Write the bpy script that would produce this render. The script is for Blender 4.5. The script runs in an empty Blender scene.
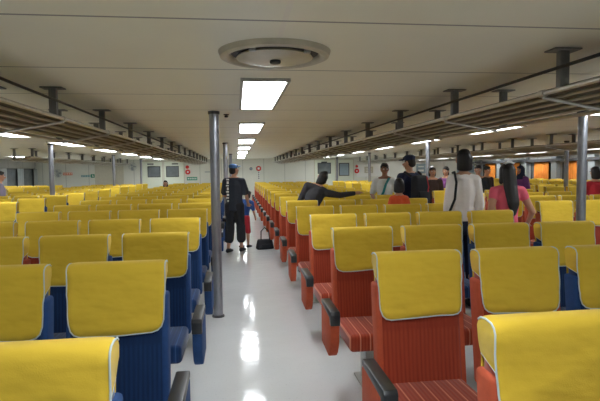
import bpy, bmesh, math, random
from mathutils import Vector, Matrix, Euler
R = math.radians
scn = bpy.context.scene
COL = scn.collection
rnd = random.Random(7)

# ------------------------------------------------------------------ camera numbers
H = 1.55                      # eye height
FPX, YAW, PIT, ROLL = 497.0, .126, .0598, .0129
CEIL = 2.183

cy_, sy_ = math.cos(YAW), math.sin(YAW)
cp_, sp_ = math.cos(PIT), math.sin(PIT); cr_, sr_ = math.cos(ROLL), math.sin(ROLL)
_R = Vector((cy_, -sy_, 0)); _F0 = Vector((sy_, cy_, 0)); _U0 = Vector((0, 0, 1))
_F = _F0 * cp_ - _U0 * sp_; _U = _F0 * sp_ + _U0 * cp_
CR, CU, CF = _R * cr_ - _U * sr_, _R * sr_ + _U * cr_, _F

# ------------------------------------------------------------------ materials
def nt(name):
    m = bpy.data.materials.new(name); m.use_nodes = True
    t = m.node_tree
    return m, t, t.nodes['Principled BSDF']
def mix_color(t, fac, a, b):
    n = t.nodes.new('ShaderNodeMix'); n.data_type = 'RGBA'
    n.inputs[6].default_value = (*a, 1) if not hasattr(a, 'links') else (0, 0, 0, 1)
    n.inputs[7].default_value = (*b, 1) if not hasattr(b, 'links') else (0, 0, 0, 1)
    if hasattr(a, 'links'): t.links.new(a, n.inputs[6])
    if hasattr(b, 'links'): t.links.new(b, n.inputs[7])
    if hasattr(fac, 'links'): t.links.new(fac, n.inputs[0])
    else: n.inputs[0].default_value = fac
    return n.outputs[2]
def math_node(t, op, a, b=None):
    n = t.nodes.new('ShaderNodeMath'); n.operation = op
    for i, v in enumerate((a, b)):
        if v is None: continue
        if hasattr(v, 'links'): t.links.new(v, n.inputs[i])
        else: n.inputs[i].default_value = v
    return n.outputs[0]
def coords(t, scale=(1, 1, 1)):
    c = t.nodes.new('ShaderNodeTexCoord'); mp = t.nodes.new('ShaderNodeMapping')
    mp.inputs['Scale'].default_value = scale
    t.links.new(c.outputs['Object'], mp.inputs['Vector'])
    return mp.outputs[0]
def noise(t, vec, scale, detail=3, rough=.5):
    n = t.nodes.new('ShaderNodeTexNoise'); n.inputs['Scale'].default_value = scale
    n.inputs['Detail'].default_value = detail; n.inputs['Roughness'].default_value = rough
    t.links.new(vec, n.inputs['Vector']); return n.outputs['Fac']
def ramp(t, v, p0, p1):
    n = t.nodes.new('ShaderNodeMapRange'); n.inputs[1].default_value = p0; n.inputs[2].default_value = p1
    t.links.new(v, n.inputs[0]); return n.outputs[0]
def bump(t, bs, h, strength, dist):
    n = t.nodes.new('ShaderNodeBump'); n.inputs['Strength'].default_value = strength
    n.inputs['Distance'].default_value = dist
    t.links.new(h, n.inputs['Height']); t.links.new(n.outputs[0], bs.inputs['Normal'])
def plain(name, col, rough=.6, metal=0., var=.12, scale=14, bmp=0., spec=.5):
    """one colour broken up by a little noise"""
    m, t, bs = nt(name)
    v = coords(t)
    f = noise(t, v, scale, 4)
    c = mix_color(t, f, tuple(x * (1 - var) for x in col), tuple(min(1, x * (1 + var)) for x in col))
    t.links.new(c, bs.inputs['Base Color'])
    bs.inputs['Roughness'].default_value = rough; bs.inputs['Metallic'].default_value = metal
    bs.inputs['Specular IOR Level'].default_value = spec
    if bmp: bump(t, bs, f, .6, bmp)
    return m
def emis(name, col, s):
    m, t, bs = nt(name)
    bs.inputs['Base Color'].default_value = (*col, 1)
    bs.inputs['Emission Color'].default_value = (*col, 1); bs.inputs['Emission Strength'].default_value = s
    return m
def cloth_yellow():
    m, t, bs = nt('yellow_cover_cloth')
    v = coords(t, (1, 1, 1.9))
    big = noise(t, v, 4.5, 2.5); fine = noise(t, coords(t), 260, 2)
    oi = t.nodes.new('ShaderNodeObjectInfo')
    c = mix_color(t, oi.outputs['Random'], (.69, .465, .036), (.78, .535, .050))
    c2 = mix_color(t, ramp(t, big, .3, .75), c, (.73, .50, .042))
    t.links.new(c2, bs.inputs['Base Color'])
    bs.inputs['Roughness'].default_value = .82
    bs.inputs['Specular IOR Level'].default_value = .25
    bs.inputs['Sheen Weight'].default_value = .12
    h = math_node(t, 'ADD', big, math_node(t, 'MULTIPLY', fine, .02))
    bump(t, bs, h, .7, .034)
    return m
def ribbed(name, dark, light, stripe=None):
    """corduroy: vertical ribs across the width; with stripe, pale woven lines run along the seat"""
    m, t, bs = nt(name)
    v = coords(t)
    sx = t.nodes.new('ShaderNodeSeparateXYZ'); t.links.new(v, sx.inputs[0])
    ph = math_node(t, 'FRACT', math_node(t, 'MULTIPLY', sx.outputs['X'], 46.))
    tri = math_node(t, 'ABSOLUTE', math_node(t, 'SUBTRACT', ph, .5))
    streak = noise(t, coords(t, (30, 6, 2.)), 3, 3)
    band = ramp(t, sx.outputs['Z'], .735, .715)
    tri = math_node(t, 'MULTIPLY', tri, math_node(t, 'ADD', math_node(t, 'MULTIPLY', band, .8), .2))
    f = math_node(t, 'ADD', math_node(t, 'MULTIPLY', tri, .9), math_node(t, 'MULTIPLY', streak, .55))
    c = mix_color(t, f, dark, light)
    if stripe:
        p2 = math_node(t, 'FRACT', math_node(t, 'ADD', math_node(t, 'MULTIPLY', sx.outputs['X'], 15.), .3))
        ln = math_node(t, 'LESS_THAN', p2, .12)
        c = mix_color(t, math_node(t, 'MULTIPLY', ln, .75), c, stripe)
    t.links.new(c, bs.inputs['Base Color'])
    bs.inputs['Roughness'].default_value = .9; bs.inputs['Specular IOR Level'].default_value = .2
    bs.inputs['Sheen Weight'].default_value = .25
    bump(t, bs, tri, .5, .006)
    return m
def ceiling_mat():
    m, t, bs = nt('ceiling_panels')
    v = coords(t)
    sx = t.nodes.new('ShaderNodeSeparateXYZ'); t.links.new(v, sx.inputs[0])
    ph = math_node(t, 'FRACT', math_node(t, 'DIVIDE', math_node(t, 'ADD', sx.outputs['Y'], 1.0237 * 6 - 2.138 + .012), 1.0237))
    ln = math_node(t, 'LESS_THAN', ph, .017)
    px = math_node(t, 'ABSOLUTE', math_node(t, 'SUBTRACT', sx.outputs['X'], .215))
    lx = math_node(t, 'LESS_THAN', px, .012)
    n = noise(t, v, 2.2, 3)
    c = mix_color(t, n, (.78, .755, .625), (.84, .815, .68))
    c = mix_color(t, lx, c, (.80, .76, .66))
    c = mix_color(t, ln, c, (.26, .25, .225))
    t.links.new(c, bs.inputs['Base Color'])
    bs.inputs['Roughness'].default_value = .38; bs.inputs['Specular IOR Level'].default_value = .4
    bump(t, bs, math_node(t, 'SUBTRACT', 1., ln), .4, .004)
    return m
def floor_mat():
    m, t, bs = nt('vinyl_floor')
    v = coords(t)
    n = noise(t, v, 1.4, 5); n2 = noise(t, v, 60, 2)
    c = mix_color(t, n, (.62, .635, .645), (.73, .745, .755))
    c = mix_color(t, ramp(t, n2, .62, .8), c, (.53, .545, .55))
    t.links.new(c, bs.inputs['Base Color'])
    r = t.nodes.new('ShaderNodeMapRange'); r.inputs[3].default_value = .07; r.inputs[4].default_value = .13
    t.links.new(n, r.inputs[0]); t.links.new(r.outputs[0], bs.inputs['Roughness'])
    bump(t, bs, noise(t, v, 5, 2), .12, .02)
    return m
def wall_mat(name, a, b, step):
    m, t, bs = nt(name)
    v = coords(t)
    sx = t.nodes.new('ShaderNodeSeparateXYZ'); t.links.new(v, sx.inputs[0])
    s = math_node(t, 'ADD', sx.outputs['X'], sx.outputs['Y'])
    ph = math_node(t, 'FRACT', math_node(t, 'DIVIDE', math_node(t, 'ADD', s, 50.3), step))
    ln = math_node(t, 'LESS_THAN', ph, .02)
    c = mix_color(t, noise(t, v, 3, 3), a, b)
    c = mix_color(t, ln, c, tuple(x * .6 for x in a))
    t.links.new(c, bs.inputs['Base Color'])
    bs.inputs['Roughness'].default_value = .45
    return m
def steel(name, a, b, rough=.34, metal=.75):
    m, t, bs = nt(name)
    n = noise(t, coords(t, (6, 6, 1.2)), 9, 5)
    t.links.new(mix_color(t, n, a, b), bs.inputs['Base Color'])
    bs.inputs['Metallic'].default_value = metal; bs.inputs['Roughness'].default_value = rough
    return m

M = dict(
    cover=cloth_yellow(),
    piping=plain('piping_cord', (.52, .60, .62), .6),
    orange=ribbed('orange_corduroy', (.22, .026, .012), (.43, .068, .028)),
    orange_seat=ribbed('orange_striped_cloth', (.25, .030, .013), (.43, .065, .028), (.72, .27, .16)),
    blue=ribbed('blue_corduroy', (.004, .017, .062), (.012, .050, .165)),
    blue_seat=ribbed('blue_striped_cloth', (.004, .018, .07), (.012, .052, .18), (.04, .11, .29)),
    orange_side=plain('orange_side_cloth', (.46, .078, .030), .85, var=.2, scale=40),
    blue_side=plain('blue_side_cloth', (.014, .060, .20), .85, var=.2, scale=40),
    pad=plain('black_armrest_plastic', (.022, .025, .03), .38),
    seatmetal=plain('seat_base_metal', (.50, .50, .48), .45, .3),
    ceil=ceiling_mat(), floor=floor_mat(),
    wall=wall_mat('cream_wall_panels', (.66, .665, .60), (.72, .72, .655), 1.05),
    wall_side=wall_mat('side_wall_panels', (.42, .42, .40), (.48, .48, .45), 1.4),
    tan=plain('tan_wall_panel', (.55, .52, .42), .5),
    door=plain('pale_green_door_paint', (.70, .735, .62), .4, var=.05),
    frame=plain('dark_frame', (.05, .05, .05), .5),
    glass=plain('dark_window_glass', (.17, .19, .20), .08, var=.5, scale=3),
    pole=steel('galvanised_pole', (.22, .23, .26), (.40, .41, .45), .34),
    poledark=plain('pole_collar', (.06, .06, .065), .5),
    rail=steel('bright_rail', (.55, .53, .49), (.74, .72, .68), .3),
    slat=plain('cream_rack_tube', (.46, .42, .33), .38, .2),
    tray=plain('brown_tray_board', (.15, .118, .072), .6, var=.25, scale=5),
    post=steel('post_steel', (.14, .14, .14), (.27, .27, .26), .5, .3),
    cable=plain('black_cable', (.012, .012, .013), .5),
    lamp=emis('lamp_diffuser', (.93, .975, 1.), 13.),
    lampframe=plain('lamp_frame_paint', (.42, .41, .37), .5),
    vent=plain('vent_plastic', (.50, .455, .35), .34, var=.30, scale=9),
    black=plain('black_rubber', (.012, .012, .012), .5),
    curtain_o=plain('orange_curtain', (.78, .25, .03), .85, var=.35, scale=5),
    curtain_g=plain('grey_curtain', (.42, .46, .47), .85, var=.2, scale=5),
    pillar=plain('grey_pillar_paint', (.34, .37, .38), .5),
    red=plain('sign_red', (.62, .035, .03), .5), redo=plain('sign_orange', (.78, .16, .05), .5),
    green=plain('sign_green', (.02, .28, .16), .5), teal=plain('sign_teal', (.03, .27, .30), .5),
    white=plain('sign_white', (.80, .80, .78), .5, var=.03), greyblue=plain('screen_greyblue', (.28, .36, .42), .3),
    skin=plain('skin', (.52, .27, .17), .55, var=.08), skin_dark=plain('skin_dark', (.26, .12, .07), .5, var=.08),
    hair=plain('black_hair', (.012, .010, .010), .42, var=.4, scale=60),
    lips=plain('lips', (.36, .10, .08), .5), eyew=plain('eye_white', (.75, .73, .70), .3, var=.02), iris=plain('iris', (.02, .012, .01), .2),
    c_tee=plain('faded_black_cotton', (.026, .032, .046), .85, bmp=.01),
    c_black=plain('black_cotton', (.018, .020, .026), .85, bmp=.01), c_navy=plain('navy_cotton', (.014, .022, .06), .85, bmp=.01),
    c_white=plain('white_cotton', (.92, .87, .88), .85, var=.06, bmp=.02, scale=9), c_palegrey=plain('pale_shirt_cloth', (.78, .80, .80), .85, bmp=.01),
    c_pink=plain('pink_knit', (.80, .13, .20), .85, bmp=.01), c_red=plain('red_cotton', (.55, .03, .05), .85, bmp=.01),
    c_grey=plain('charcoal_cloth', (.035, .035, .042), .85, bmp=.01), c_denim=plain('dark_denim', (.012, .020, .05), .85, bmp=.01),
    c_purple=plain('purple_cloth', (.20, .06, .22), .85, bmp=.01), c_orange=plain('orange_cotton', (.70, .10, .03), .85, bmp=.01),
    c_brown=plain('brown_cloth', (.05, .028, .024), .85, bmp=.01), c_mauve=plain('mauve_cloth', (.28, .25, .33), .85, bmp=.01),
    c_blue=plain('blue_cotton', (.03, .09, .34), .85, bmp=.01), c_capblue=plain('cap_blue', (.06, .16, .38), .8), c_teal=plain('teal_strap', (.02, .22, .24), .7),
)

# ------------------------------------------------------------------ object helpers
def link(o, parent=None):
    COL.objects.link(o)
    if parent is not None: o.parent = parent
    return o
def tag(o, label=None, cat=None, group=None, kind=None):
    if label: o['label'] = label
    if cat: o['category'] = cat
    if group: o['group'] = group
    if kind: o['kind'] = kind
    return o
def empty(name, loc=(0, 0, 0), rz=0., label=None, cat=None, group=None):
    o = bpy.data.objects.new(name, None); o.empty_display_size = .1
    o.location = loc; o.rotation_euler = (0, 0, rz); COL.objects.link(o)
    return tag(o, label, cat, group)
def mesh_of(bm, name, mat, smooth=True):
    bmesh.ops.recalc_face_normals(bm, faces=bm.faces)
    me = bpy.data.meshes.new(name); bm.to_mesh(me); bm.free()
    me.materials.append(mat)
    if smooth:
        for p in me.polygons: p.use_smooth = True
        try: me.set_sharp_from_angle(angle=R(38))
        except Exception: pass
    return me
def obj(name, bm, mat, parent=None, smooth=True):
    return link(bpy.data.objects.new(name, mesh_of(bm, name, mat, smooth)), parent)
def put(name, me, parent=None, loc=None):
    o = bpy.data.objects.new(name, me)
    if loc: o.location = loc
    return link(o, parent)
def add_box(bm, c, s, bev=0., seg=2, rot=None):
    """box of size s about c; rounded edges"""
    t = bmesh.new(); bmesh.ops.create_cube(t, size=1.)
    for v in t.verts: v.co = Vector((v.co.x * s[0], v.co.y * s[1], v.co.z * s[2]))
    if bev: bmesh.ops.bevel(t, geom=t.edges[:] , offset=bev, segments=seg, affect='EDGES', profile=.5)
    if rot is not None: bmesh.ops.rotate(t, verts=t.verts, cent=(0, 0, 0), matrix=rot)
    bmesh.ops.translate(t, verts=t.verts, vec=c)
    merge(bm, t)
def merge(bm, t):
    me = bpy.data.meshes.new('tmp'); t.to_mesh(me); t.free(); bm.from_mesh(me); bpy.data.meshes.remove(me)
def add_tube(bm, pts, r, seg=8, cap=True):
    pts = [Vector(p) for p in pts]
    rings = []
    ref = None
    for i, p in enumerate(pts):
        d = (pts[min(i + 1, len(pts) - 1)] - pts[max(i - 1, 0)]).normalized()
        if ref is None:
            ref = Vector((0, 0, 1)) if abs(d.z) < .9 else Vector((1, 0, 0))
        a = d.cross(ref)
        if a.length < 1e-4: a = d.orthogonal()
        a.normalize(); b = a.cross(d).normalized(); ref = b
        rr = r[i] if isinstance(r, (list, tuple)) else r
        rings.append([bm.verts.new(p + a * math.cos(2 * math.pi * k / seg) * rr + b * math.sin(2 * math.pi * k / seg) * rr) for k in range(seg)])
    for A, B in zip(rings, rings[1:]):
        for k in range(seg): bm.faces.new((A[k], A[(k + 1) % seg], B[(k + 1) % seg], B[k]))
    if cap:
        bm.faces.new(rings[0][::-1]); bm.faces.new(rings[-1])
def add_lathe(bm, prof, seg=32, c=(0, 0, 0)):
    rings = []
    for r, z in prof:
        if r < 1e-5: rings.append([bm.verts.new((c[0], c[1], c[2] + z))])
        else: rings.append([bm.verts.new((c[0] + r * math.cos(2 * math.pi * k / seg), c[1] + r * math.sin(2 * math.pi * k / seg), c[2] + z)) for k in range(seg)])
    for A, B in zip(rings, rings[1:]):
        for k in range(seg):
            k2 = (k + 1) % seg
            if len(A) == 1 and len(B) == 1: continue
            if len(A) == 1: bm.faces.new((A[0], B[k], B[k2]))
            elif len(B) == 1: bm.faces.new((A[k], A[k2], B[0]))
            else: bm.faces.new((A[k], A[k2], B[k2], B[k]))
def add_prism(bm, poly, x0, x1, bev=0.):
    """polygon in (y,z) extruded along x"""
    t = bmesh.new()
    a = [t.verts.new((x0, y, z)) for y, z in poly]; b = [t.verts.new((x1, y, z)) for y, z in poly]
    t.faces.new(a[::-1]); t.faces.new(b); n = len(poly)
    for k in range(n): t.faces.new((a[k], a[(k + 1) % n], b[(k + 1) % n], b[k]))
    if bev: bmesh.ops.bevel(t, geom=t.edges[:], offset=bev, segments=2, affect='EDGES', profile=.5)
    merge(bm, t)
def box_obj(name, c, s, mat, parent=None, bev=0.):
    bm = bmesh.new(); add_box(bm, c, s, bev); return obj(name, bm, mat, parent)
def bake(me, mods):
    """mesh after modifiers, as plain mesh data"""
    o = bpy.data.objects.new('bake', me); COL.objects.link(o)
    for typ, kw in mods:
        md = o.modifiers.new(typ, typ)
        for k, v in kw.items(): setattr(md, k, v)
    dg = bpy.context.evaluated_depsgraph_get(); dg.update()
    out = bpy.data.meshes.new_from_object(o.evaluated_get(dg))
    bpy.data.objects.remove(o); bpy.data.meshes.remove(me)
    return out
def struct(name, bm, mat, parent=None):
    o = obj(name, bm, mat, parent, smooth=False)
    if parent is None: o['kind'] = 'structure'
    return o

# ------------------------------------------------------------------ room shell
XL, XR, YB, YF = -9.45, 12.65, -4.0, 25.0
def slab(name, lo, hi, mat):
    bm = bmesh.new(); add_box(bm, [(a + b) / 2 for a, b in zip(lo, hi)], [b - a for a, b in zip(lo, hi)])
    return struct(name, bm, mat)
slab('floor', (XL - .1, YB - .1, -.12), (XR + .1, YF + .1, 0), M['floor'])
slab('ceiling', (XL - .1, YB - .1, CEIL), (XR + .1, YF + .1, CEIL + .12), M['ceil'])
slab('wall_back', (XL, YF, 0), (XR, YF + .1, CEIL), M['wall'])
slab('wall_front', (XL, YB - .1, 0), (XR, YB, CEIL), M['wall'])
slab('wall_left', (XL - .1, YB, 0), (XL, YF, CEIL), M['wall_side'])
slab('wall_right', (XR, YB, 0), (XR + .1, YF, CEIL), M['wall_side'])
slab('trim_1', (-6.75, YF - .05, 0), (-5.42, YF, CEIL), M['tan'])
slab('baseboard_back', (XL, YF - .02, 0), (-6.76, YF, .1), M['pillar'])

def door_panel(n, x0, x1, z1):
    bm = bmesh.new(); add_box(bm, ((x0 + x1) / 2, YF - .02, z1 / 2), (x1 - x0, .04, z1), .006)
    d = struct(f'door_{n}', bm, M['door'])
    bm = bmesh.new()
    for x in (x0, x1): add_box(bm, (x, YF - .025, z1 / 2), (.035, .05, z1))
    add_box(bm, ((x0 + x1) / 2, YF - .025, z1 + .012), (x1 - x0 + .035, .05, .03))
    struct('door_frame', bm, M['tan'], d)
    return d
def window(n, x0, x1, z0, z1, glass='glass'):
    bm = bmesh.new(); add_box(bm, ((x0 + x1) / 2, YF - .045, (z0 + z1) / 2), (x1 - x0, .012, z1 - z0))
    w = struct(f'window_{n}', bm, M[glass])
    bm = bmesh.new()
    for x in (x0, x1): add_box(bm, (x, YF - .05, (z0 + z1) / 2), (.035, .03, z1 - z0 + .035))
    for z in (z0, z1): add_box(bm, ((x0 + x1) / 2, YF - .05, z), (x1 - x0, .03, .035))
    struct('window_frame', bm, M['frame'], w)
    return w
door_panel(1, -4.58, -3.58, 2.08); door_panel(2, -3.52, -2.55, 2.08)
door_panel(3, 3.92, 5.00, 2.08); door_panel(4, 5.06, 5.95, 2.08)
window(1, -4.27, -3.70, 1.34, 1.84); window(2, -3.40, -2.82, 1.34, 1.84)
window(3, 4.10, 4.75, 1.40, 1.92); window(4, 5.20, 5.70, 1.28, 1.90, 'greyblue')

# side walls: dark windows, pillars, curtains
def side_window(n, x, y0, y1, z0, z1, inward):
    bm = bmesh.new(); add_box(bm, (x + inward * .012, (y0 + y1) / 2, (z0 + z1) / 2), (.02, y1 - y0, z1 - z0))
    w = struct(f'window_{n}', bm, M['glass'])
    bm = bmesh.new()
    for y in (y0, y1): add_box(bm, (x + inward * .02, y, (z0 + z1) / 2), (.05, .05, z1 - z0 + .05))
    for z in (z0, z1): add_box(bm, (x + inward * .02, (y0 + y1) / 2, z), (.05, y1 - y0, .05))
    struct('window_frame', bm, M['frame'], w)
def curtain(x, y0, y1, z0, z1, mat, label, group, inward):
    """pleated cloth hung along a side wall"""
    bm = bmesh.new(); n = max(12, int((y1 - y0) / .03)); rows = []
    for i in range(n + 1):
        y = y0 + (y1 - y0) * i / n
        dx = inward * (.10 + .030 * math.sin(i * 1.15) + .012 * math.sin(i * .37 + 1))
        rows.append((bm.verts.new((x + dx, y, z1)), bm.verts.new((x + dx * .97, y + .01 * math.sin(i), (z0 + z1) / 2)), bm.verts.new((x + dx * 1.06, y, z0))))
    for A, B in zip(rows, rows[1:]):
        for k in range(2): bm.faces.new((A[k], B[k], B[k + 1], A[k + 1]))
    me = bake(mesh_of(bm, 'curtain', mat), [('SOLIDIFY', dict(thickness=.006))])
    return tag(put('curtain', me), label, 'curtain', group)
side_window(5, XL, 21.5, 22.9, .95, 1.78, 1); side_window(6, XL, 23.3, 24.6, .95, 1.78, 1)
for y0, y1, w in ((21.15, 21.75, 'nearest of the three on the left wall'), (22.75, 23.4, 'between the two left wall windows'), (24.5, 24.95, 'at the far corner of the left wall')):
    curtain(XL, y0, y1, .55, 1.80, M['curtain_g'], f'pale grey curtain beside dark window, {w}', 'grey curtains on the left wall', 1)
ordn = 'first second third fourth fifth sixth seventh eighth ninth tenth eleventh twelfth thirteenth fourteenth fifteenth sixteenth seventeenth eighteenth'.split()
for i in range(6):
    y = 12.4 + i * 2.1
    side_window(7 + i, XR, y + .05, y + 1.35, .9, 1.72, -1)
    bm = bmesh.new(); add_box(bm, (XR - .09, y + 1.72, 1.09), (.18, .34, CEIL), .01)
    struct(f'trim_{i + 2}', bm, M['pillar'])
    curtain(XR, y + .02, y + 1.02, .5, 1.78, M['curtain_o'], f'orange curtain drawn over window, {ordn[i]} from the right edge', 'orange curtains along the right wall', -1)
slab('trim_8', (XR - .25, 10., 1.80), (XR, YF, 1.90), M['poledark'])

# ------------------------------------------------------------------ ceiling lamps
LW, LL = .298, 1.52
def lamp_mesh():
    bm = bmesh.new()
    t = .022
    for s in (-1, 1): add_box(bm, (s * (LW / 2 + t / 2), 0, -.011), (t, LL + 2 * t, .024))
    for s in (-1, 1): add_box(bm, (0, s * (LL / 2 + t / 2), -.011), (LW, t, .024))
    add_box(bm, (0, 0, -.003), (LW, LL, .006))
    fr = mesh_of(bm, 'lamp_frame', M['lampframe'], False)
    bm = bmesh.new()
    add_box(bm, (0, 0, -.010), (LW - .002, LL - .002, .008))
    return fr, mesh_of(bm, 'lamp_diffuser', M['lamp'], False)
LF, LD = lamp_mesh()
def lamp(x, y, label, group):
    t = empty('ceiling_light', (x, y, CEIL), 0, label, 'ceiling light', group)
    put('frame', LF, t); put('diffuser', LD, t)
def lit_row(x, y0, n, what, group):
    """a line of lamps; labels count from the first one the picture shows"""
    c = 0
    for i in range(n):
        y = y0 + LL / 2 + 3.071 * i
        p = Vector((x, y + LL / 2, CEIL - H)); d = p.dot(CF)
        vis = d > .3 and 0 < 300 + FPX * p.dot(CR) / d < 600  # lamps out of view continue the row, added to brighten the room
        lamp(x, y, f'white panel light {what}, {ordn[c] + " one in view" if vis else "outside the picture"}', group)
        if vis: c += 1
for i in range(9):  # the first is an unseen lamp, added to light the near seats
    y = .40 + LL / 2 + 3.071 * (i - 1) - (.28 if i < 2 else .02)
    lab = ['white ceiling panel light behind the viewer', 'white panel light at the top edge, before the round vent'] + ['white panel light on main aisle ceiling, %s past the round vent' % ordn[k] for k in range(7)]
    lamp(.21, y, lab[i], 'panel lights above the main aisle')
lit_row(-3.52, 1.15, 8, 'above left side aisle', 'panel lights above the left side aisle')
lit_row(4.13, .85, 8, 'above right side aisle', 'panel lights above the right side aisle')
lit_row(-7.62, 8.83, 5, 'near the left wall', 'panel lights near the left wall')
lit_row(8.6, 7.0, 6, 'over third seat block on the right', 'panel lights over the third block on the right')
lit_row(11.9, 12.5, 4, 'beside orange curtains', 'panel lights beside the orange curtains')

# ------------------------------------------------------------------ round ceiling vent
vt = empty('ceiling_vent', (.215, 2.70, CEIL), 0, 'round cream ceiling vent with dark slit above the main aisle', 'ceiling vent')
bm = bmesh.new(); add_lathe(bm, [(.236, 0), (.236, -.012), (.248, -.028), (.27, -.034), (.290, -.026), (.300, 0)], 48); obj('rim', bm, M['vent'], vt)
bm = bmesh.new(); add_lathe(bm, [(0, -.004), (.238, -.004), (.238, -.001), (0, -.001)], 40); obj('slit', bm, M['black'], vt)
bm = bmesh.new(); add_lathe(bm, [(0, -.050), (.06, -.049), (.12, -.046), (.175, -.040), (.205, -.032), (.198, -.022), (0, -.012)], 48); obj('dome', bm, M['vent'], vt)
bm = bmesh.new(); add_lathe(bm, [(0, -.066), (.026, -.065), (.03, -.060), (.028, -.046), (0, -.040)], 20, (.0, -.035, 0)); obj('knob', bm, M['black'], vt)
for x, y in ((-.125, -.175), (.155, -.15)):
    bm = bmesh.new(); add_box(bm, (x, y, -.028), (.035, .02, .02), .004); obj('clip', bm, M['seatmetal'], vt)
for x, y, lab in ((-.10, 5.6, 'small black ceiling sprinkler beside the second aisle panel light'), (2.6, 3.7, 'small black ceiling sprinkler between right rack and pole')):
    bm = bmesh.new(); add_lathe(bm, [(0, -.035), (.018, -.033), (.022, -.02), (.012, -.012), (.03, -.006), (.03, 0)], 16, (x, y, CEIL)); tag(obj('ceiling_sprinkler', bm, M['black']), lab, 'sprinkler')

# ------------------------------------------------------------------ poles
def pole(x, y, label):
    t = empty('support_pole', (x, y, 0), 0, label, 'pole', 'support poles')
    bm = bmesh.new(); add_tube(bm, [(0, 0, 0), (0, 0, CEIL)], .050, 24); obj('shaft', bm, M['pole'], t)
    bm = bmesh.new(); add_lathe(bm, [(.05, 0), (.066, 0), (.066, .012), (.05, .02)], 24); obj('foot_ring', bm, M['poledark'], t)
    bm = bmesh.new(); add_lathe(bm, [(.05, CEIL - .03), (.06, CEIL - .03), (.06, CEIL), (.05, CEIL)], 24); obj('top_collar', bm, M['poledark'], t)
for x, y, l in ((-.225, 5.33, 'grey steel pole on main aisle, nearest of the line'), (-.235, 11.05, 'grey steel pole right behind the person in blue cap'),
                (-.2, 17.95, 'thin far grey pole on main aisle, third of the line'), (-3.86, 11.05, 'grey steel pole nearest in the left seat block'),
                (-4.22, 17.95, 'grey steel pole between wall fan and orange wall sign'), (-4.40, 23.9, 'grey steel pole beside the left door window'),
                (3.90, 5.22, 'tall grey steel pole nearest on the right side'), (4.39, 11.05, 'grey steel pole behind person wearing the black backpack'),
                (4.88, 17.95, 'grey steel pole left of the person in pale shirt'), (4.95, 24.25, 'grey steel pole between the two right door windows'),
                (7.85, 11.05, 'grey steel pole among seats before the orange curtains')):
    pole(x, y, l)

# ------------------------------------------------------------------ luggage racks
ZR = 1.968
def post_mesh(h):
    bm = bmesh.new(); add_box(bm, (0, 0, -h / 2), (.054, .040, h), .004)
    p = mesh_of(bm, 'post', M['post'], False)
    bm = bmesh.new(); add_box(bm, (0, 0, -.006), (.155, .10, .009), .003)
    return p, mesh_of(bm, 'flange', M['post'], False)
DROP = .082
PM, FM = post_mesh(CEIL - ZR - .012)
PM2, FM2 = post_mesh(CEIL - ZR + DROP - .012)
def rack(x0, x1, y0, y1, p0, label):
    """suspended rack of long tubes, sloping down to its outer rail; posts along both rails"""
    t = empty('luggage_rack', (0, 0, 0), 0, label, 'luggage rack', 'overhead luggage racks')
    zat = lambda q: ZR - DROP * q
    for q in (0, 1):
        x = x0 + (x1 - x0) * q
        bm = bmesh.new(); add_tube(bm, [(x, y0, zat(q)), (x, y1, zat(q))], .0135, 10); obj('rail', bm, M['rail'], t)
    bm = bmesh.new(); n = 4
    for k in range(1, n + 1):
        q = k / (n + 1)
        x = x0 + (x1 - x0) * q
        add_tube(bm, [(x, y0, zat(q)), (x, y1, zat(q))], .0105, 8)
    obj('slats', bm, M['slat'], t)
    bm = bmesh.new(); add_box(bm, (0, 0, 0), (math.hypot(x1 - x0, DROP) - .03, y1 - y0 - .02, .008), .002, 1, Matrix.Rotation(math.atan2(DROP, abs(x1 - x0)) * (1 if x1 > x0 else -1), 3, 'Y'))
    bmesh.ops.translate(bm, verts=bm.verts, vec=((x0 + x1) / 2, (y0 + y1) / 2, ZR - DROP / 2 + .020)); obj('tray_board', bm, M['tray'], t)
    y = p0
    s = 1 if x1 > x0 else -1
    while y < y1 - .1:
        if y > y0:
            p = put('post', PM, t, (x0 + s * .022, y, CEIL - .010)); put('flange', FM, p, (0, 0, .010))
            p = put('post', PM2, t, (x1 - s * .022, y, CEIL - .010)); put('flange', FM, p, (0, 0, .010))
            bm = bmesh.new(); add_tube(bm, [(x0, y + .14, ZR - .022), (x1, y + .14, ZR - DROP - .022)], .010, 8)
            add_tube(bm, [(x0, y + .14 - .025, ZR), (x0, y + .14 + .025, ZR)], .021, 10)
            obj('crossbar', bm, M['rail'], t)
        y += 1.34
    return t
rack(1.73, 2.19, -.5, 24., 2.51 - 2.68, 'long tube luggage rack above the seats right of main aisle')
rack(-1.30, -1.76, -.5, 24., 3.88 - 2.68, 'long tube luggage rack above the seats left of main aisle')
rack(5.90, 6.40, 4., 24., 4.76, 'luggage rack above the seats beyond the right side aisle')
rack(8.55, 9.05, 8., 24., 8.6, 'luggage rack in front of the orange curtains')
rack(-4.95, -5.41, 12.85, 24.5, 13.0, 'luggage rack with free end above left side seats')
def cable(x, y1, label):
    t = bmesh.new(); pts = []
    n = 40
    for i in range(n + 1):
        y = 1. + (y1 - 1.) * i / n
        pts.append((x, y, 2.08 - .002 * math.sin(y * 2.34) ** 2))
    add_tube(t, pts, .0095, 8)
    tag(obj('cable', t, M['cable']), label, 'cable')
cable(1.708, 12.5, 'black cable strung along the right luggage rack posts'); cable(-1.278, 11.5, 'black cable strung along the left luggage rack posts')

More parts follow.
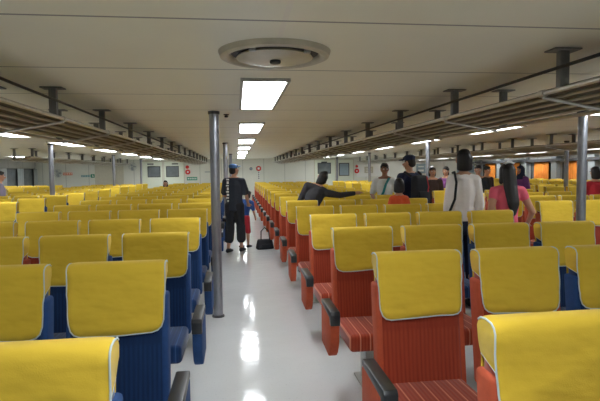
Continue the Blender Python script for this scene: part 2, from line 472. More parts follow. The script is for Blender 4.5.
# ------------------------------------------------------------------ passenger seats
SW, ZT = .45, 1.112           # cover width, cover top
def front_y(z): return -.105 + .080 * (z - .45) / (ZT - .45)      # front face of the backrest (leans back a little)
def depth(z): return .140 - .050 * max(0, (z - .6)) / .5
def profile(off, zb_front, zb_back, n=9):
    """(y, z) line up the front, over the rounded top and down the back"""
    top = ZT; r = .052
    pts = []
    zs = top - r
    for i in range(n):
        z = zb_front + (zs - zb_front) * i / (n - 1)
        pts.append((front_y(z) - off, z))
    yf, yb = front_y(zs) - off, front_y(zs) + depth(zs) + off
    cy, ry = (yf + yb) / 2, (yb - yf) / 2
    for k in range(1, 8):
        a = math.pi * (1 - k / 8)
        pts.append((cy + ry * math.copysign(abs(math.cos(a)) ** .62, math.cos(a)), zs + (r + off - .002) * math.sin(a) ** .75))
    for i in range(n):
        z = zs + (zb_back - zs) * i / (n - 1)
        pts.append((front_y(z) + depth(z) + off, z))
    return pts
def cover_meshes(seed):
    rr = random.Random(seed)
    w = SW / 2; nx = 16; r = .058
    zf, zbk = .792 + rr.uniform(-.012, .012), .83
    ph = [rr.uniform(0, 6.3) for _ in range(6)]
    bm = bmesh.new(); cols = []
    xs = [-w + 2 * w * (i / nx) for i in range(nx + 1)]
    xs = xs[:1] + [-w + .010, -w + .028] + xs[1:-1] + [w - .028, w - .010] + xs[-1:]
    base = None
    for x in xs:
        dx = max(0, abs(x) - (w - r))
        lift = r - math.sqrt(max(0, r * r - dx * dx))
        pr = profile(.008, zf + lift * .95 + .006 * math.sin(x * 9 + ph[0]), zbk + lift)
        base = pr
        edge = 0.006 if abs(x) > w - .005 else (.0015 if abs(x) > w - .015 else 0)
        colv = []
        for j, (y, z) in enumerate(pr):
            wob = .0035 * math.sin(z * 34 + x * 11 + ph[1]) * math.sin(x * 17 + ph[2]) + .003 * math.sin(z * 60 - x * 25 + ph[3])
            if j < 9: y2 = y + wob * (1 - .5 * j / 9) + edge
            elif j > 15: y2 = y + wob - edge
            else: y2 = y
            z2 = z - edge * (1 if 8 <= j <= 16 else 0)
            xx = x
            if j < 5: xx = x * (1 - .026 * (5 - j) / 5)
            if j > 16: xx = x * (1 - .05 * min(1, (j - 16) / 3))          # the flap narrows a little towards its hem
            colv.append(bm.verts.new((xx, y2, z2)))
        cols.append(colv)
    for A, B in zip(cols, cols[1:]):
        for k in range(len(A) - 1): bm.faces.new((A[k], B[k], B[k + 1], A[k + 1]))
    # short side panels from the top down to about z .97
    zside = .965 + rr.uniform(-.012, .012)
    pip = []
    for s, colv in ((-1, cols[0]), (1, cols[-1])):
        n = len(colv)
        j0 = next(j for j in range(9) if colv[j].co.z > zside)
        for j in range(j0, n // 2):
            if n - 2 - j > j + 1: bm.faces.new((colv[j], colv[j + 1], colv[n - 2 - j], colv[n - 1 - j]))
            elif n - 2 - j == j + 1: bm.faces.new((colv[j], colv[j + 1], colv[n - 1 - j]))
        low = [colv[j0], colv[n - 1 - j0]]
        pip.append([v.co.copy() for v in low])
    front = {s: [v.co.copy() for v in (cols[0] if s < 0 else cols[-1])] for s in (-1, 1)}
    hem = [c[0].co.copy() for c in cols]
    me = bake(mesh_of(bm, 'cover', M['cover']), [('SOLIDIFY', dict(thickness=.004, offset=0.))])
    me.name = 'headrest_cover'
    bm = bmesh.new()
    o = .003
    L = [Vector((-w - .002, p.y - o * (1 if k < 9 else 0), p.z + (o if 8 < k < 16 else 0))) for k, p in enumerate(front[-1][:15])]
    for k in range(5): L[k].x = front[-1][k].x
    Rr = [Vector((w + .002, p.y - o * (1 if k < 9 else 0), p.z + (o if 8 < k < 16 else 0))) for k, p in enumerate(front[1][:15])]
    for k in range(5): Rr[k].x = front[1][k].x
    path = L[::-1] + [Vector((p.x, p.y - o, p.z)) for p in hem[1:-1]] + Rr
    add_tube(bm, path, .0032, 6)
    for q in pip: add_tube(bm, q, .0024, 6)
    return me, mesh_of(bm, 'piping', M['piping'])
COV = [cover_meshes(s) for s in (1, 2, 3, 4)]
def shear(bm):
    for v in bm.verts: v.co.y += front_y(v.co.z) + .105
def back_mesh(mat):
    bm = bmesh.new()
    z0 = .40
    t = bmesh.new(); bmesh.ops.create_cube(t, size=1.)
    bmesh.ops.subdivide_edges(t, edges=t.edges[:], cuts=1)
    for v in t.verts:
        z = z0 + (v.co.z + .5) * (ZT - .008 - z0)
        d = depth(z) - .004
        v.co = Vector((v.co.x * (SW - .012), -.105 + (v.co.y + .5) * d + .002, z))
    long = [e for e in t.edges if e.calc_face_angle(0) > 1.]
    bmesh.ops.bevel(t, geom=long, offset=.036, segments=4, affect='EDGES', profile=.6)
    merge(bm, t); shear(bm)
    return mesh_of(bm, 'backrest', mat)
def back_shell_mesh(mat):
    """the smooth side bolsters that frame the ribbed front"""
    out = []
    for s in (-1, 1):
        bm = bmesh.new()
        add_box(bm, (s * (SW / 2 - .007), -.105 + .057, .680), (.038, .100, .56), .016, 3)
        shear(bm)
        out.append(mesh_of(bm, 'side_bolster', mat))
    return out
def cushion_mesh(mat):
    bm = bmesh.new(); add_box(bm, (0, -.30, .405), (SW - .008, .47, .115), .030, 4)
    for v in bm.verts:
        if v.co.z > .44: v.co.z += .012 * max(0, 1 - (v.co.x / .2) ** 2) + .012 * (-v.co.y - .3)
    return mesh_of(bm, 'cushion', mat)
def base_mesh():
    bm = bmesh.new()
    add_box(bm, (0, -.25, .338), (.36, .36, .024), .004)
    add_box(bm, (0, -.17, .17), (.085, .16, .33), .006); add_box(bm, (0, -.16, .008), (.16, .26, .016), .004)
    return mesh_of(bm, 'base', M['seatmetal'])
def arm_mesh(mat):
    bm = bmesh.new()
    poly = [(-.17, .600), (-.50, .590), (-.525, .55), (-.520, .42), (-.475, .335), (-.43, .300), (-.17, .315)]
    add_prism(bm, poly, -.031, .031, .012)
    return mesh_of(bm, 'armrest', mat)
def pad_mesh():
    bm = bmesh.new()
    add_prism(bm, [(-.18, .632), (-.18, .600), (-.495, .588), (-.503, .535), (-.54, .535), (-.545, .61), (-.53, .628)], -.032, .032, .006)
    return mesh_of(bm, 'armrest_pad', M['pad'])
BM = {c: (back_mesh(M[c]), back_shell_mesh(M[c + '_side']), cushion_mesh(M[c + '_seat']), arm_mesh(M[c + '_side'])) for c in ('orange', 'blue')}
BASE, PAD = base_mesh(), pad_mesh()

def make_seat(colour, arm_side, detail, k):
    t = empty('passenger_seat')
    b, sh, cu, ar = BM[colour]
    cov, pip = COV[k % 4]
    bo = put('backrest', b, t)
    if detail:
        for q in sh: put('side_bolster', q, bo)
    put('base', BASE, t)
    c = put('headrest_cover', cov, t); put('piping', pip, c)
    if detail:
        put('cushion', cu, t)
        if arm_side:
            a = put('armrest', ar, t, (arm_side * (SW / 2 + .092), 0, 0)); put('armrest_pad', PAD, a)
    return t
def copy_tree(o, parent=None):
    c = o.copy(); COL.objects.link(c); c.parent = parent
    for ch in list(o.children): copy_tree(ch, c)
    return c
def inview(x, y, z):
    p = Vector((x, y, z - H)); d = p.dot(CF)
    return d > .2 and -4 < 300 + FPX * p.dot(CR) / d < 604
PITCH, CP, NROW = 1.158, .5513, 17
Y0R, Y0L = 1.337, 1.320
# block: (edge next to its aisle, direction, first row line, colours of the four columns, phrase, group)
BLOCKS = [
    (-.357, -1, Y0L, 'bboo', 'left of main aisle', 'seats left of the main aisle'),
    (.709, 1, Y0R, 'oobb', 'right of main aisle', 'seats right of the main aisle'),
    (-3.42, -1, Y0L, 'bboo', 'beyond left side aisle', 'seats beyond the left side aisle'),
    (3.865, 1, Y0R, 'oooo', 'beyond right side aisle', 'seats beyond the right side aisle'),
    (-6.56, -1, Y0L, 'bboo', 'by the left wall', 'seats by the left wall'),
    (7.02, 1, Y0R, 'oobb', 'in third block right', 'seats in the third block on the right'),
    (10.17, 1, Y0R, 'oooo', 'by orange curtains', 'seats by the orange curtains'),
]
colp = ['aisle end', 'second from aisle', 'third from aisle', 'fourth from aisle']
PROTO = {}
for bi, (xe, s, y0, cols, phrase, group) in enumerate(BLOCKS):
    first = None
    for k in range(NROW):
        y = y0 + k * PITCH
        for c in range(4):
            x = xe + s * (c * CP + SW / 2)
            if not (inview(x - SW / 2, y, 1.0) or inview(x + SW / 2, y, 1.0)): continue
            if first is None: first = k
            colour = 'blue' if cols[c] == 'b' else 'orange'
            arm = -s if c == 0 else (s if c == 3 else 0)
            detail = k < 9 or (c == 0 and bi < 2)
            cv = rnd.randrange(4)
            key = (colour, arm if detail else 0, detail, cv)
            if key in PROTO: o = copy_tree(PROTO[key])
            else: o = make_seat(colour, arm if detail else 0, detail, cv); PROTO[key] = o
            o.location = (x + (.03 if bi == 0 and k == 0 else 0), y, 0)
            o.rotation_euler = (R(rnd.uniform(-.5, .8)), 0, R(rnd.uniform(-.7, .7)))
            tag(o, f'{colour} seat under yellow cover, {colp[c]}, {ordn[k - first]} row {phrase}', 'seat', group)

# ------------------------------------------------------------------ wall things
def plate(name, x, z, w, h, mat, label, cat, marks=(), lift=0.):
    t = empty(name, (x, YF - .012 - lift, z), 0, label, cat); t['kind'] = 'thing'
    bm = bmesh.new(); add_box(bm, (0, 0, 0), (w, .02, h), .003); obj('panel', bm, M[mat], t)
    if marks:
        bm = bmesh.new()
        for mx, mz, mw, mh in marks: add_box(bm, (mx, -.012, mz), (mw, .006, mh))
        obj('marks', bm, M['white'], t)
    return t
def disc(name, x, z, r, mat, label, cat, inner=None, inner_mat='white', lift=0.):
    t = empty(name, (x, YF - lift, z), 0, label, cat); t['kind'] = 'thing'
    rot = Matrix.Rotation(R(90), 3, 'X')
    bm = bmesh.new(); add_lathe(bm, [(0, .02), (r * .95, .02), (r, .012), (r, 0), (0, 0)], 28); bmesh.ops.rotate(bm, verts=bm.verts, cent=(0, 0, 0), matrix=rot); obj('face', bm, M[mat], t)
    if inner:
        bm = bmesh.new(); add_lathe(bm, [(0, .026), (r * inner, .026), (r * inner, .018), (0, .018)], 24); bmesh.ops.rotate(bm, verts=bm.verts, cent=(0, 0, 0), matrix=rot); obj('centre', bm, M[inner_mat], t)
    return t
plate('wall_sign', -8.0, 1.54, .42, .12, 'redo', 'orange-red strip sign on the far left wall', 'sign', [(x * .08, 0, .05, .05) for x in (-2, -1, 0, 1, 2)])
plate('wall_sign', -7.18, 1.43, .42, .09, 'teal', 'teal strip sign left of small green sign', 'sign', [(x * .08, 0, .05, .035) for x in (-2, -1, 0, 1, 2)])
plate('wall_sign', -6.86, 1.43, .17, .17, 'green', 'small square green sign beside teal strip sign', 'sign', [(0, .01, .05, .09), (.02, -.03, .08, .03)])
disc('round_sign', -6.58, 1.52, .085, 'redo', 'round reddish sign above green sign, far left wall', 'sign', .55)
disc('round_sign', -2.40, 1.80, .085, 'red', 'small red disc above diamond-like red disc by left door', 'sign')
disc('round_sign', -2.38, 1.56, .125, 'red', 'larger dark red disc right of left door windows', 'sign', .35)
plate('exit_sign', -2.18, 1.23, .50, .16, 'green', 'green strip sign low beside the left door', 'sign', [(x * .09, 0, .055, .07) for x in (-2, -1, 0, 1, 2)])
plate('mounted_notice', -1.35, 1.55, .42, .05, 'pillar', 'grey narrow notice above seats left of pole', 'notice')
disc('wall_clock', .72, 1.68, .075, 'frame', 'small round dark clock left of the round red sign', 'clock', .6, 'greyblue')
disc('round_sign', 1.10, 1.69, .13, 'red', 'round red sign on the far wall above main aisle', 'sign', .45)
plate('mounted_notice', 1.10, 1.35, .10, .42, 'white', 'narrow white upright notice under the round red sign', 'notice')
bm = bmesh.new()
for k in range(4): add_box(bm, (0, -.012, .15 - .1 * k), (.055, .006, .055))
obj('characters', bm, M['frame'], [o for o in bpy.data.objects if o.get('label', '').startswith('narrow white upright')][0])
plate('mounted_notice_board', 7.0, 1.52, 1.75, .62, 'white', 'white notice board right of the right door windows', 'notice board')
disc('round_sign', 6.12, 1.74, .07, 'red', 'small red disc on the white notice board, upper', 'sign', lift=.0225)
disc('round_sign', 6.12, 1.50, .125, 'red', 'larger red disc on the white notice board, lower', 'sign', .3, lift=.0225)
plate('mounted_poster', 6.75, 1.55, .45, .32, 'tan', 'pale tan poster on the white notice board', 'poster', [(0, .08, .3, .03), (0, 0, .3, .03), (0, -.08, .3, .03)], lift=.021)
plate('mounted_poster', 9.55, 1.58, .5, .5, 'greyblue', 'blue-green poster behind person with black backpack', 'poster', [(0, .1, .3, .04), (0, -.1, .3, .1)])
plate('mounted_display', 12.0, 1.52, .95, .36, 'greyblue', 'pale blue-grey panel on far wall at right corner', 'screen')
for x, lab in ((-4.15, 'dark plate over the first left door window'), (-2.98, 'dark plate over the second left door window'), (4.42, 'dark plate over the first right door window')):
    plate('door_plate', x, 1.965, .30, .06, 'frame', lab, 'plate', lift=.03)
def fan(x, z, label):
    t = empty('wall_fan', (x, YF, z), 0, label, 'fan'); t['kind'] = 'thing'
    bm = bmesh.new(); add_box(bm, (0, -.03, -.08), (.09, .06, .16), .01); add_tube(bm, [(0, -.05, -.05), (0, -.16, .0), (.05, -.22, .02)], .018, 8); obj('bracket', bm, M['pillar'], t)
    bm = bmesh.new()
    for a in range(12):
        q = a * math.pi / 6
        add_tube(bm, [(.05 + .03 * math.cos(q), -.24, .02 + .03 * math.sin(q)), (.05 + .12 * math.cos(q), -.27, .02 + .12 * math.sin(q)), (.05 + .19 * math.cos(q), -.22, .02 + .19 * math.sin(q))], .005, 5)
    for r_ in (.08, .14, .19):
        add_tube(bm, [(.05 + r_ * math.cos(q * math.pi / 12), -.24 + (.0 if r_ > .1 else -.01), .02 + r_ * math.sin(q * math.pi / 12)) for q in range(25)], .006, 5)
    obj('cage', bm, M['pillar'], t)
    for a in range(3):
        bm = bmesh.new(); add_box(bm, (.09, 0, 0), (.13, .006, .08), .002, 1, Matrix.Rotation(R(25), 3, 'X'))
        bmesh.ops.rotate(bm, verts=bm.verts, cent=(0, 0, 0), matrix=Matrix.Rotation(a * 2.094, 3, 'Y')); bmesh.ops.translate(bm, verts=bm.verts, vec=(.05, -.235, .02)); obj('blade', bm, M['pillar'], t)
fan(-8.42, 1.56, 'grey wall fan left of the orange-red wall sign'); fan(-5.0, 1.83, 'grey wall fan left of the left door windows')

# ------------------------------------------------------------------ people
def hull_into(bm, ells, seg=10):
    """convex hull over a few ellipsoids (centre, (rx, ry, rz) or r)"""
    pts = []
    for c, r in ells:
        r3 = (r, r, r) if not isinstance(r, (tuple, list)) else r
        for i in range(seg // 2 + 1):
            th = math.pi * i / (seg // 2)
            for j in range(seg if 0 < i < seg // 2 else 1):
                a = 2 * math.pi * j / seg
                pts.append((c[0] + r3[0] * math.sin(th) * math.cos(a), c[1] + r3[1] * math.sin(th) * math.sin(a), c[2] + r3[2] * math.cos(th)))
    t = bmesh.new()
    for p in pts: t.verts.new(p)
    g = bmesh.ops.convex_hull(t, input=t.verts)
    bmesh.ops.delete(t, geom=[v for v in t.verts if not v.link_faces], context='VERTS')
    merge(bm, t)
def blob(name, hulls, mat, parent, voxel, smooth=3):
    bm = bmesh.new()
    for h in hulls: hull_into(bm, h)
    me = bake(mesh_of(bm, name, M[mat]), [('REMESH', dict(mode='VOXEL', voxel_size=voxel, use_smooth_shade=True)), ('SMOOTH', dict(iterations=smooth, factor=.5))])
    me.name = name
    return put(name, me, parent)
def person(loc, rz, height, label, shirt, bottom, skin='skin', sleeve='short', legs='long', female=False, hair='short', arms=None, lean=(0., 0.), sit=False, head_turn=0., head_tilt=0., stride=.05, shoes='c_black', voxel=.011, hem=.90, cap=None, bulk=1., slim=None, group=None, hair_mat='hair', legs_lift=0.):
    s = height / 1.75
    t = empty('person', loc, rz, label, 'person', group)
    V = lambda *a: Vector(a)
    w = .92 if female else 1.
    bk = bulk
    if slim: w = slim
    hipz = .92
    # upper body turns about the pelvis
    Q = Euler((-lean[1], lean[0], 0)).to_matrix()
    piv = V(0, 0, .95)
    up = lambda p: Q @ (p - piv) + piv
    neck, chest, waist = up(V(0, -.005, 1.475)), up(V(0, 0, 1.31)), up(V(0, 0, 1.12))
    sh = {a: up(V(a * .178 * (w if not slim else slim * .92), -.01, 1.415)) for a in (-1, 1)}
    arms = arms or {}
    el, wr = {}, {}
    for a in (-1, 1):
        e, q = arms.get(a, (V(a * .245 * w, -.03, 1.13), V(a * .250 * w, .06, .885)))
        el[a], wr[a] = up(Vector(e)), up(Vector(q))
    hip = {a: V(a * .088, 0, hipz) for a in (-1, 1)}
    if sit:
        kn = {a: V(a * .11, .43, .93) for a in (-1, 1)}; an = {a: V(a * .11, .40, .367) for a in (-1, 1)}
    else:
        kn = {a: V(a * .098, .02 + a * stride * .5, .49) for a in (-1, 1)}; an = {a: V(a * .105, -.02 + a * stride, .085) for a in (-1, 1)}
    hc = up(V(0, .012, 1.635)); 
    HQ = Euler((-head_tilt, 0, head_turn)).to_matrix()
    hd = lambda x, y, z: hc + Q @ (HQ @ V(x, y, z))
    S = lambda h: [(tuple(Vector(c) * s), (tuple(q * s for q in r) if isinstance(r, (tuple, list)) else r * s)) for c, r in h]
    body = []
    for a in (-1, 1):
        body += [[(hip[a], .085), (kn[a], .056)], [(kn[a], .054), (kn[a] + (an[a] - kn[a]) * .32 + V(0, -.012, 0), .054), (an[a], .036)]]
        body += [[(an[a] + V(0, -.02, -.05), .034), (an[a] + V(0, .13, -.06), (.038, .05, .022))]]
        body += [[(sh[a], .056), (el[a], .040)], [(el[a], .041), (wr[a], .027)]]
        d = (wr[a] - el[a]).normalized()
        side = d.cross(V(0, 0, 1) if abs(d.z) < .8 else V(0, 1, 0)).normalized()
        fw = side.cross(d).normalized()
        if abs(d.z) >= .8: side, fw = fw, side
        body += [[(wr[a], .026), (wr[a] + d * .055, (.034, .034, .030)), (wr[a] + d * .085, (.036, .036, .026))]]
        across = V(0, 1, 0) if abs(d.y) < .7 else V(1, 0, 0)
        across = (across - d * across.dot(d)).normalized()
        curl = d.cross(across) * (-a)
        for i, L in enumerate((.062, .072, .068, .052)):
            b0 = wr[a] + d * .085 + across * (.030 - .020 * i)
            b1 = b0 + d * L * .55; b2 = b1 + (d * .75 + curl * .65).normalized() * L * .5
            body += [[(b0, .0095), (b1, .009)], [(b1, .009), (b2, .0075)]]
        th0 = wr[a] + d * .03 + across * .030
        th1 = th0 + (d * .7 + across * .7) * .04; th2 = th1 + (d * .9 + across * .2 + curl * .3) * .032
        body += [[(th0, .012), (th1, .010)], [(th1, .010), (th2, .0085)]]
    body += [[(V(0, 0, .94), (.150, .10, .09)), (waist, (.128 * w, .088, .06))],
             [(waist, (.128 * w, .088, .06)), (chest, (.160 * w, .105, .09)), (up(V(0, -.01, 1.41)), (.135 * w, .075, .045))],
             [(sh[-1], .05), (sh[1], .05), (neck, .055)], [(neck, .054), (hd(0, -.012, -.06), .050)]]
    body += [[(hd(0, -.012, .025), (.074, .092, .085)), (hd(0, .018, -.055), (.052, .062, .050)), (hd(0, .045, -.085), .024)],
             [(hd(0, .092, .0), .009), (hd(0, .108, -.028), .013), (hd(0, .09, -.034), .016)]]
    for a in (-1, 1): body += [[(hd(a * .077, -.005, .012), (.008, .018, .016)), (hd(a * .074, -.002, -.022), (.008, .012, .012))]]
    blob('body', [S(h) for h in body], skin, t, voxel, 2)
    # face
    for a in (-1, 1):
        bm = bmesh.new(); bmesh.ops.create_uvsphere(bm, u_segments=10, v_segments=8, radius=.0125 * s); bmesh.ops.translate(bm, verts=bm.verts, vec=hd(a * .032, .080, .004) * s)
        e = obj('eye', bm, M['eyew'], t)
        bm = bmesh.new(); bmesh.ops.create_uvsphere(bm, u_segments=8, v_segments=6, radius=.0068 * s); bmesh.ops.translate(bm, verts=bm.verts, vec=hd(a * .032, .0885, .004) * s)
        obj('iris', bm, M['iris'], e)
        bm = bmesh.new(); add_tube(bm, [hd(a * .016, .094, .026) * s, hd(a * .034, .094, .031) * s, hd(a * .052, .083, .026) * s], .0042 * s, 6); obj('eyebrow', bm, M['hair'], t)
    bm = bmesh.new(); add_tube(bm, [hd(-.024, .084, -.063) * s, hd(0, .094, -.061) * s, hd(.024, .084, -.063) * s], [.003 * s, .0075 * s, .003 * s], 8); obj('lips', bm, M['lips'], t)
    # clothes
    o = .014
    sm = [[(V(0, 0, hem), ((.158 * w if not female else .160) * bk, .108 * bk, .03)), (waist, (.142 * w * bk, .102 * bk, .06))],
          [(waist, (.142 * w * bk, .102 * bk, .06)), (chest, (.172 * w * (1 + (bk - 1) * .6), .118 * bk, .09)), (up(V(0, -.01, 1.42)), (.142 * w, .085, .045))],
          [(sh[-1], .060), (sh[1], .060), (up(V(0, -.01, 1.465)), .052)]]
    for a in (-1, 1):
        if sleeve == 'long': sm += [[(sh[a], .068), (el[a], .054)], [(el[a], .054), (el[a] + (wr[a] - el[a]) * .93, .040)]]
        elif sleeve == 'short': sm += [[(sh[a], .069), (sh[a] + (el[a] - sh[a]) * .78, .060 * bk)]]
        elif sleeve == 'cap': sm += [[(sh[a], .064), (sh[a] + (el[a] - sh[a]) * .3, .058)]]
    blob('shirt', [S(h) for h in sm], shirt, t, voxel * 1.1)
    pm = [[(V(0, 0, .98), (.148, .102, .05)), (V(0, 0, .88), (.160, .112, .06))]]
    for a in (-1, 1):
        pm += [[(hip[a], .098 * bk), (kn[a], (.070 if legs != 'shorts' else .085) * bk)]]
        if legs == 'long': pm += [[(kn[a], .069), (kn[a] + (an[a] - kn[a]) * .95, .052)]]
        elif legs == 'capri': pm += [[(kn[a], .080 * bk), (kn[a] + (an[a] - kn[a]) * .55, .078 * bk)]]
    blob('shorts' if legs != 'long' else 'trousers', [S(h) for h in pm], bottom, t, voxel * 1.1)
    for a in (-1, 1):
        blob('shoe', [S([(an[a] + V(0, -.045, -.045), .040), (an[a] + V(0, .0, -.03), .046), (an[a] + V(0, .15, -.060), (.045, .05, .025))])], shoes, t, voxel, 1)
    # hair
    hm = []
    if hair:
        hm += [[(hd(0, -.020, .042), (.084, .094, .080)), (hd(0, -.055, -.02), (.070, .050, .055))], [(hd(0, .055, .075), (.062, .035, .030)), (hd(0, -.02, .10), (.06, .06, .03))]]
    if hair == 'long':
        hm += [[(hd(0, -.05, .03), (.085, .062, .06)), (hd(0, -.095, -.16), (.088, .045, .05))],
               [(hd(0, -.095, -.16), (.088, .045, .05)), (up(V(.01, -.150, 1.27)), (.075, .030, .05)), (up(V(.02, -.135, 1.16)), (.034, .020, .04))]]
        for a in (-1, 1): hm += [[(hd(a * .070, .01, .04), (.022, .05, .04)), (hd(a * .085, -.02, -.10), (.022, .035, .04))]]
    elif hair == 'bob':
        hm += [[(hd(0, -.045, .02), (.090, .07, .06)), (hd(0, -.055, -.085), (.092, .060, .035))]]
    elif hair == 'bun':
        hm += [[(hd(0, -.10, -.02), (.055, .045, .05)), (hd(0, -.075, -.11), (.04, .03, .04))]]
    elif hair == 'scarf':
        hm += [[(hd(0, -.03, .02), (.095, .10, .10)), (hd(0, -.03, -.11), (.10, .09, .05))], [(hd(0, -.03, -.11), (.10, .09, .05)), (up(V(0, -.02, 1.40)), (.15, .11, .06))]]
    if hm: blob('headscarf' if hair == 'scarf' else 'hair', [S(h) for h in hm], hair_mat, t, voxel * .9, 2)
    if cap:
        blob('cap', [S([(hd(0, -.012, .085), (.090, .100, .050)), (hd(0, -.012, .050), (.090, .103, .018))]), S([(hd(0, .08, .052), (.066, .03, .010)), (hd(0, .145, .042), (.050, .03, .008))])], cap, t, voxel * .8, 1)
    return t, s, up, hd

# person in the main aisle, back to us
t, s, up, hd = person((-.05, 9.62, 0), R(-22), 1.69, 'person in blue cap, black T-shirt and long shorts standing in main aisle', 'c_tee', 'c_black', legs='capri', cap='c_capblue', hair='short',
    arms={1: ((.245, .02, 1.14), (.20, .22, .97)), -1: ((-.245, .05, 1.14), (-.14, .26, 1.05))}, head_turn=R(-28), head_tilt=R(-14), stride=.09, bulk=1.24, hem=.84)
bm = bmesh.new()
for k, (mw, mh) in enumerate(((.05, .03), (.035, .05), (.05, .025), (.03, .05), (.05, .03), (.04, .04), (.05, .025), (.03, .035))):
    z = 1.40 - .058 * k
    add_box(bm, (-.085 + .008 * (k % 2), -.135 + .022 * (k == 0) , z), (mw, .020, mh), .003)
obj('shirt_print', bm, M['white'], t)
# small child ahead of that person
person((.14, 10.15, 0), R(-35), 1.16, 'small child in blue top and red shorts beside the person in blue cap', 'c_blue', 'c_red', legs='shorts', hair='bob', lean=(.10, .22), stride=.05,
    arms={1: ((.24, .08, 1.16), (.22, .26, 1.0)), -1: ((-.24, .1, 1.15), (-.15, .28, 1.0))}, head_tilt=R(-10))
def handbag(name, loc, rz, size, mat, label, cat, handle):
    b = empty(name, loc, rz, label, cat)
    sx, sy, sz = size
    blob('bag_body', [[((-sx * .38, 0, sz * .14), (sx * .12, sy * .45, sz * .14)), ((sx * .38, 0, sz * .14), (sx * .12, sy * .45, sz * .14)), ((-sx * .32, 0, sz * .85), (sx * .1, sy * .28, sz * .13)), ((sx * .32, 0, sz * .85), (sx * .1, sy * .28, sz * .13))]], mat, b, .01, 2)
    bm = bmesh.new(); add_tube(bm, [(-sx * .25, -sy * .2, sz * .9), (-sx * .22, -sy * .1, sz + handle * .7), (0, 0, sz + handle), (sx * .22, -sy * .1, sz + handle * .7), (sx * .25, -sy * .2, sz * .9)], .011, 8); obj('handle', bm, M[mat], b)
    bm = bmesh.new(); add_box(bm, (0, -sy * .47, sz * .38), (sx * .5, .02, sz * .34), .008); obj('pocket', bm, M[mat], b)
    return b
handbag('travel_bag', (.53, 9.85, 0), R(12), (.36, .24, .21), 'c_black', 'black bag with loop handle on the aisle floor beside child', 'bag', .22)

# leaning over the seats
person((1.06, 7.50, 0), R(-18), 1.60, 'dark-haired person in charcoal top leaning over seats with outstretched arm', 'c_grey', 'c_denim', sleeve='long', hair='bob', lean=(.36, .22),
    arms={1: ((.38, .08, 1.47), (.60, .14, 1.60)), -1: ((-.22, .10, 1.15), (-.12, .26, 1.0))}, head_turn=R(20), head_tilt=R(-14))
# pale shirt, facing us
t, s, up, hd = person((2.66, 8.74, 0), R(150), 1.665, 'dark-skinned person in pale shirt with teal strap, facing the camera', 'c_palegrey', 'c_black', skin='skin_dark', sleeve='short', hair='short',
    arms={1: ((.25, .02, 1.14), (.10, .22, 1.05)), -1: ((-.25, .02, 1.14), (-.08, .24, 1.08))}, head_turn=R(24))
bm = bmesh.new(); add_tube(bm, [Vector(p) * s for p in ((-.10, .075, 1.47), (-.05, .125, 1.36), (-.01, .135, 1.22), (.05, .125, 1.10))], .022, 8); obj('strap', bm, M['c_teal'], t)
person((2.12, 6.33, 0), R(-20), 1.43, 'short black-haired person in orange top between pale shirt and backpack', 'c_orange', 'c_denim', hair='bob', female=True, slim=.60, arms={1: ((.17, .02, 1.13), (.14, .12, .95)), -1: ((-.17, .02, 1.13), (-.14, .12, .95))})
# cap and backpack
person((2.715, 7.60, 0), R(22), 1.77, 'person in dark cap and navy T-shirt carrying a black backpack', 'c_navy', 'c_denim', cap='c_navy', hair='short', head_turn=R(20))
bp = empty('backpack', (2.785, 7.432, .98), R(22), 'black backpack worn by the person in navy T-shirt', 'backpack')
blob('bag_body', [[((-.10, -.06, .05), (.06, .09, .06)), ((.10, -.06, .05), (.06, .09, .06)), ((-.09, -.05, .42), (.06, .07, .06)), ((.09, -.05, .42), (.06, .07, .06))]], 'c_black', bp, .012, 2)
bm = bmesh.new(); add_box(bm, (0, -.155, .14), (.22, .03, .18), .012); obj('pocket', bm, M['c_black'], bp)
bm = bmesh.new(); add_tube(bm, [(.07, -.13, .46), (.08, -.16, .30), (.06, -.165, .22)], .008, 6); obj('zip_trim', bm, M['c_red'], bp)
for a in (-1, 1):
    bm = bmesh.new(); add_tube(bm, [(a * .10, .02, .46), (a * .13, .07, .50), (a * .14, .14, .53)], .018, 8); obj('strap', bm, M['c_black'], bp)
person((4.0, 9.82, 0), R(170), 1.60, 'black-haired person in dark top right of the backpack', 'c_brown', 'c_denim', hair='bob', female=True, sleeve='short', voxel=.013)
person((4.82, 11.02, 0), R(120), 1.60, 'person in purple top left of the person in white', 'c_purple', 'c_denim', hair='bob', female=True, sleeve='long', voxel=.013, head_turn=R(30))
# white top with shoulder bag
t, s, up, hd = person((2.475, 5.20, 0), R(-8), 1.755, 'person in long white top with dark hair, back to camera', 'c_white', 'c_denim', sleeve='long', hair='bob', female=True, hem=.98,
    arms={1: ((.172, -.02, 1.14), (.165, .10, .93)), -1: ((-.172, -.02, 1.14), (-.165, .08, .90))}, head_tilt=R(-4), voxel=.010, slim=.76)
sb = empty('shoulder_bag', (2.475, 5.20, 0), R(-8), 'dark shoulder bag slung on the person in white', 'bag')
bm = bmesh.new(); add_tube(bm, [Vector(p) * s for p in ((-.105, .05, 1.50), (-.110, -.03, 1.51), (-.118, -.135, 1.40), (-.135, -.140, 1.22), (-.195, -.120, 1.06), (-.235, -.08, 1.02))], .013, 8); obj('strap', bm, M['c_black'], sb)
blob('bag_body', [[((-.27, -.10, .84), (.05, .09, .05)), ((-.27, -.10, 1.02), (.04, .07, .04))]], 'c_brown', sb, .012, 2)
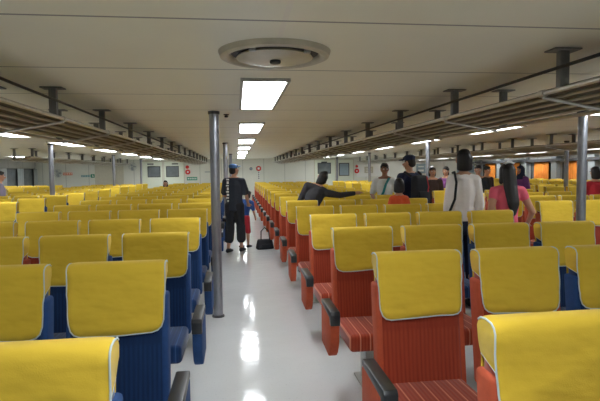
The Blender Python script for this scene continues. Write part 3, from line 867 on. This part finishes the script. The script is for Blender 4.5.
# pink top with long hair
t, s, up, hd = person((2.985, 5.19, 0), R(-6), 1.60, 'person in pink top with long black hair and white clip', 'c_pink', 'c_denim', sleeve='cap', hair='long', female=True,
    arms={1: ((.30, -.02, 1.16), (.33, .16, 1.0)), -1: ((-.24, -.08, 1.16), (-.275, .10, .99))}, voxel=.010)
bm = bmesh.new(); add_tube(bm, [hd(-.055, -.05, .115) * s, hd(-.02, -.06, .13) * s, hd(.02, -.06, .13) * s, hd(.055, -.05, .115) * s], .012, 8); obj('hair_clip', bm, M['white'], t)
person((4.98, 9.80, 0), R(160), 1.62, 'dark-clothed person right behind the person in white', 'c_black', 'c_black', hair='short', voxel=.013, sleeve='long')
person((5.80, 11.0, 0), R(200), 1.60, 'person in brown top between the white and pink tops', 'c_brown', 'c_black', hair='short', voxel=.013, sleeve='long')
person((6.62, 10.95, 0), R(110), 1.60, 'person in purple with dark headscarf before the orange curtains', 'c_purple', 'c_purple', hair='scarf', hair_mat='c_navy', female=True, sleeve='long', voxel=.013)
person((5.86, 7.52, 0), R(-10), 1.55, 'person in crimson top at the right edge of picture', 'c_red', 'c_black', hair='bob', female=True, voxel=.012)
person((-4.85, 10.96, 0), R(-60), 1.62, 'person in mauve top at the left edge of picture', 'c_mauve', 'c_black', hair='short', voxel=.013, sleeve='long')
person((-2.235, 16.12, -.25), R(180), 1.55, 'dark-haired person seated below the left door windows', 'c_black', 'c_black', hair='bob', sit=True, voxel=.015, head_tilt=R(-25))

# ------------------------------------------------------------------ camera, world, view
cam = bpy.data.cameras.new('camera'); co = bpy.data.objects.new('camera', cam); COL.objects.link(co)
cam.sensor_width = 36.; cam.sensor_fit = 'HORIZONTAL'; cam.lens = FPX / 600 * 36.; cam.clip_start = .05; cam.clip_end = 200
mw = Matrix(((CR.x, CU.x, -CF.x, 0), (CR.y, CU.y, -CF.y, 0), (CR.z, CU.z, -CF.z, H), (0, 0, 0, 1)))
co.matrix_world = mw
scn.camera = co
wd = bpy.data.worlds.new('world'); scn.world = wd; wd.use_nodes = True
wd.node_tree.nodes['Background'].inputs[0].default_value = (.6, .62, .65, 1); wd.node_tree.nodes['Background'].inputs[1].default_value = .02
scn.view_settings.view_transform = 'Standard'; scn.view_settings.look = 'None'
scn.view_settings.gamma = 1.; scn.view_settings.use_curve_mapping = False
scn.view_settings.exposure = .44
scn.cycles.use_denoising = True
scn.cycles.max_bounces = 8; scn.cycles.diffuse_bounces = 6; scn.cycles.sample_clamp_indirect = 6.
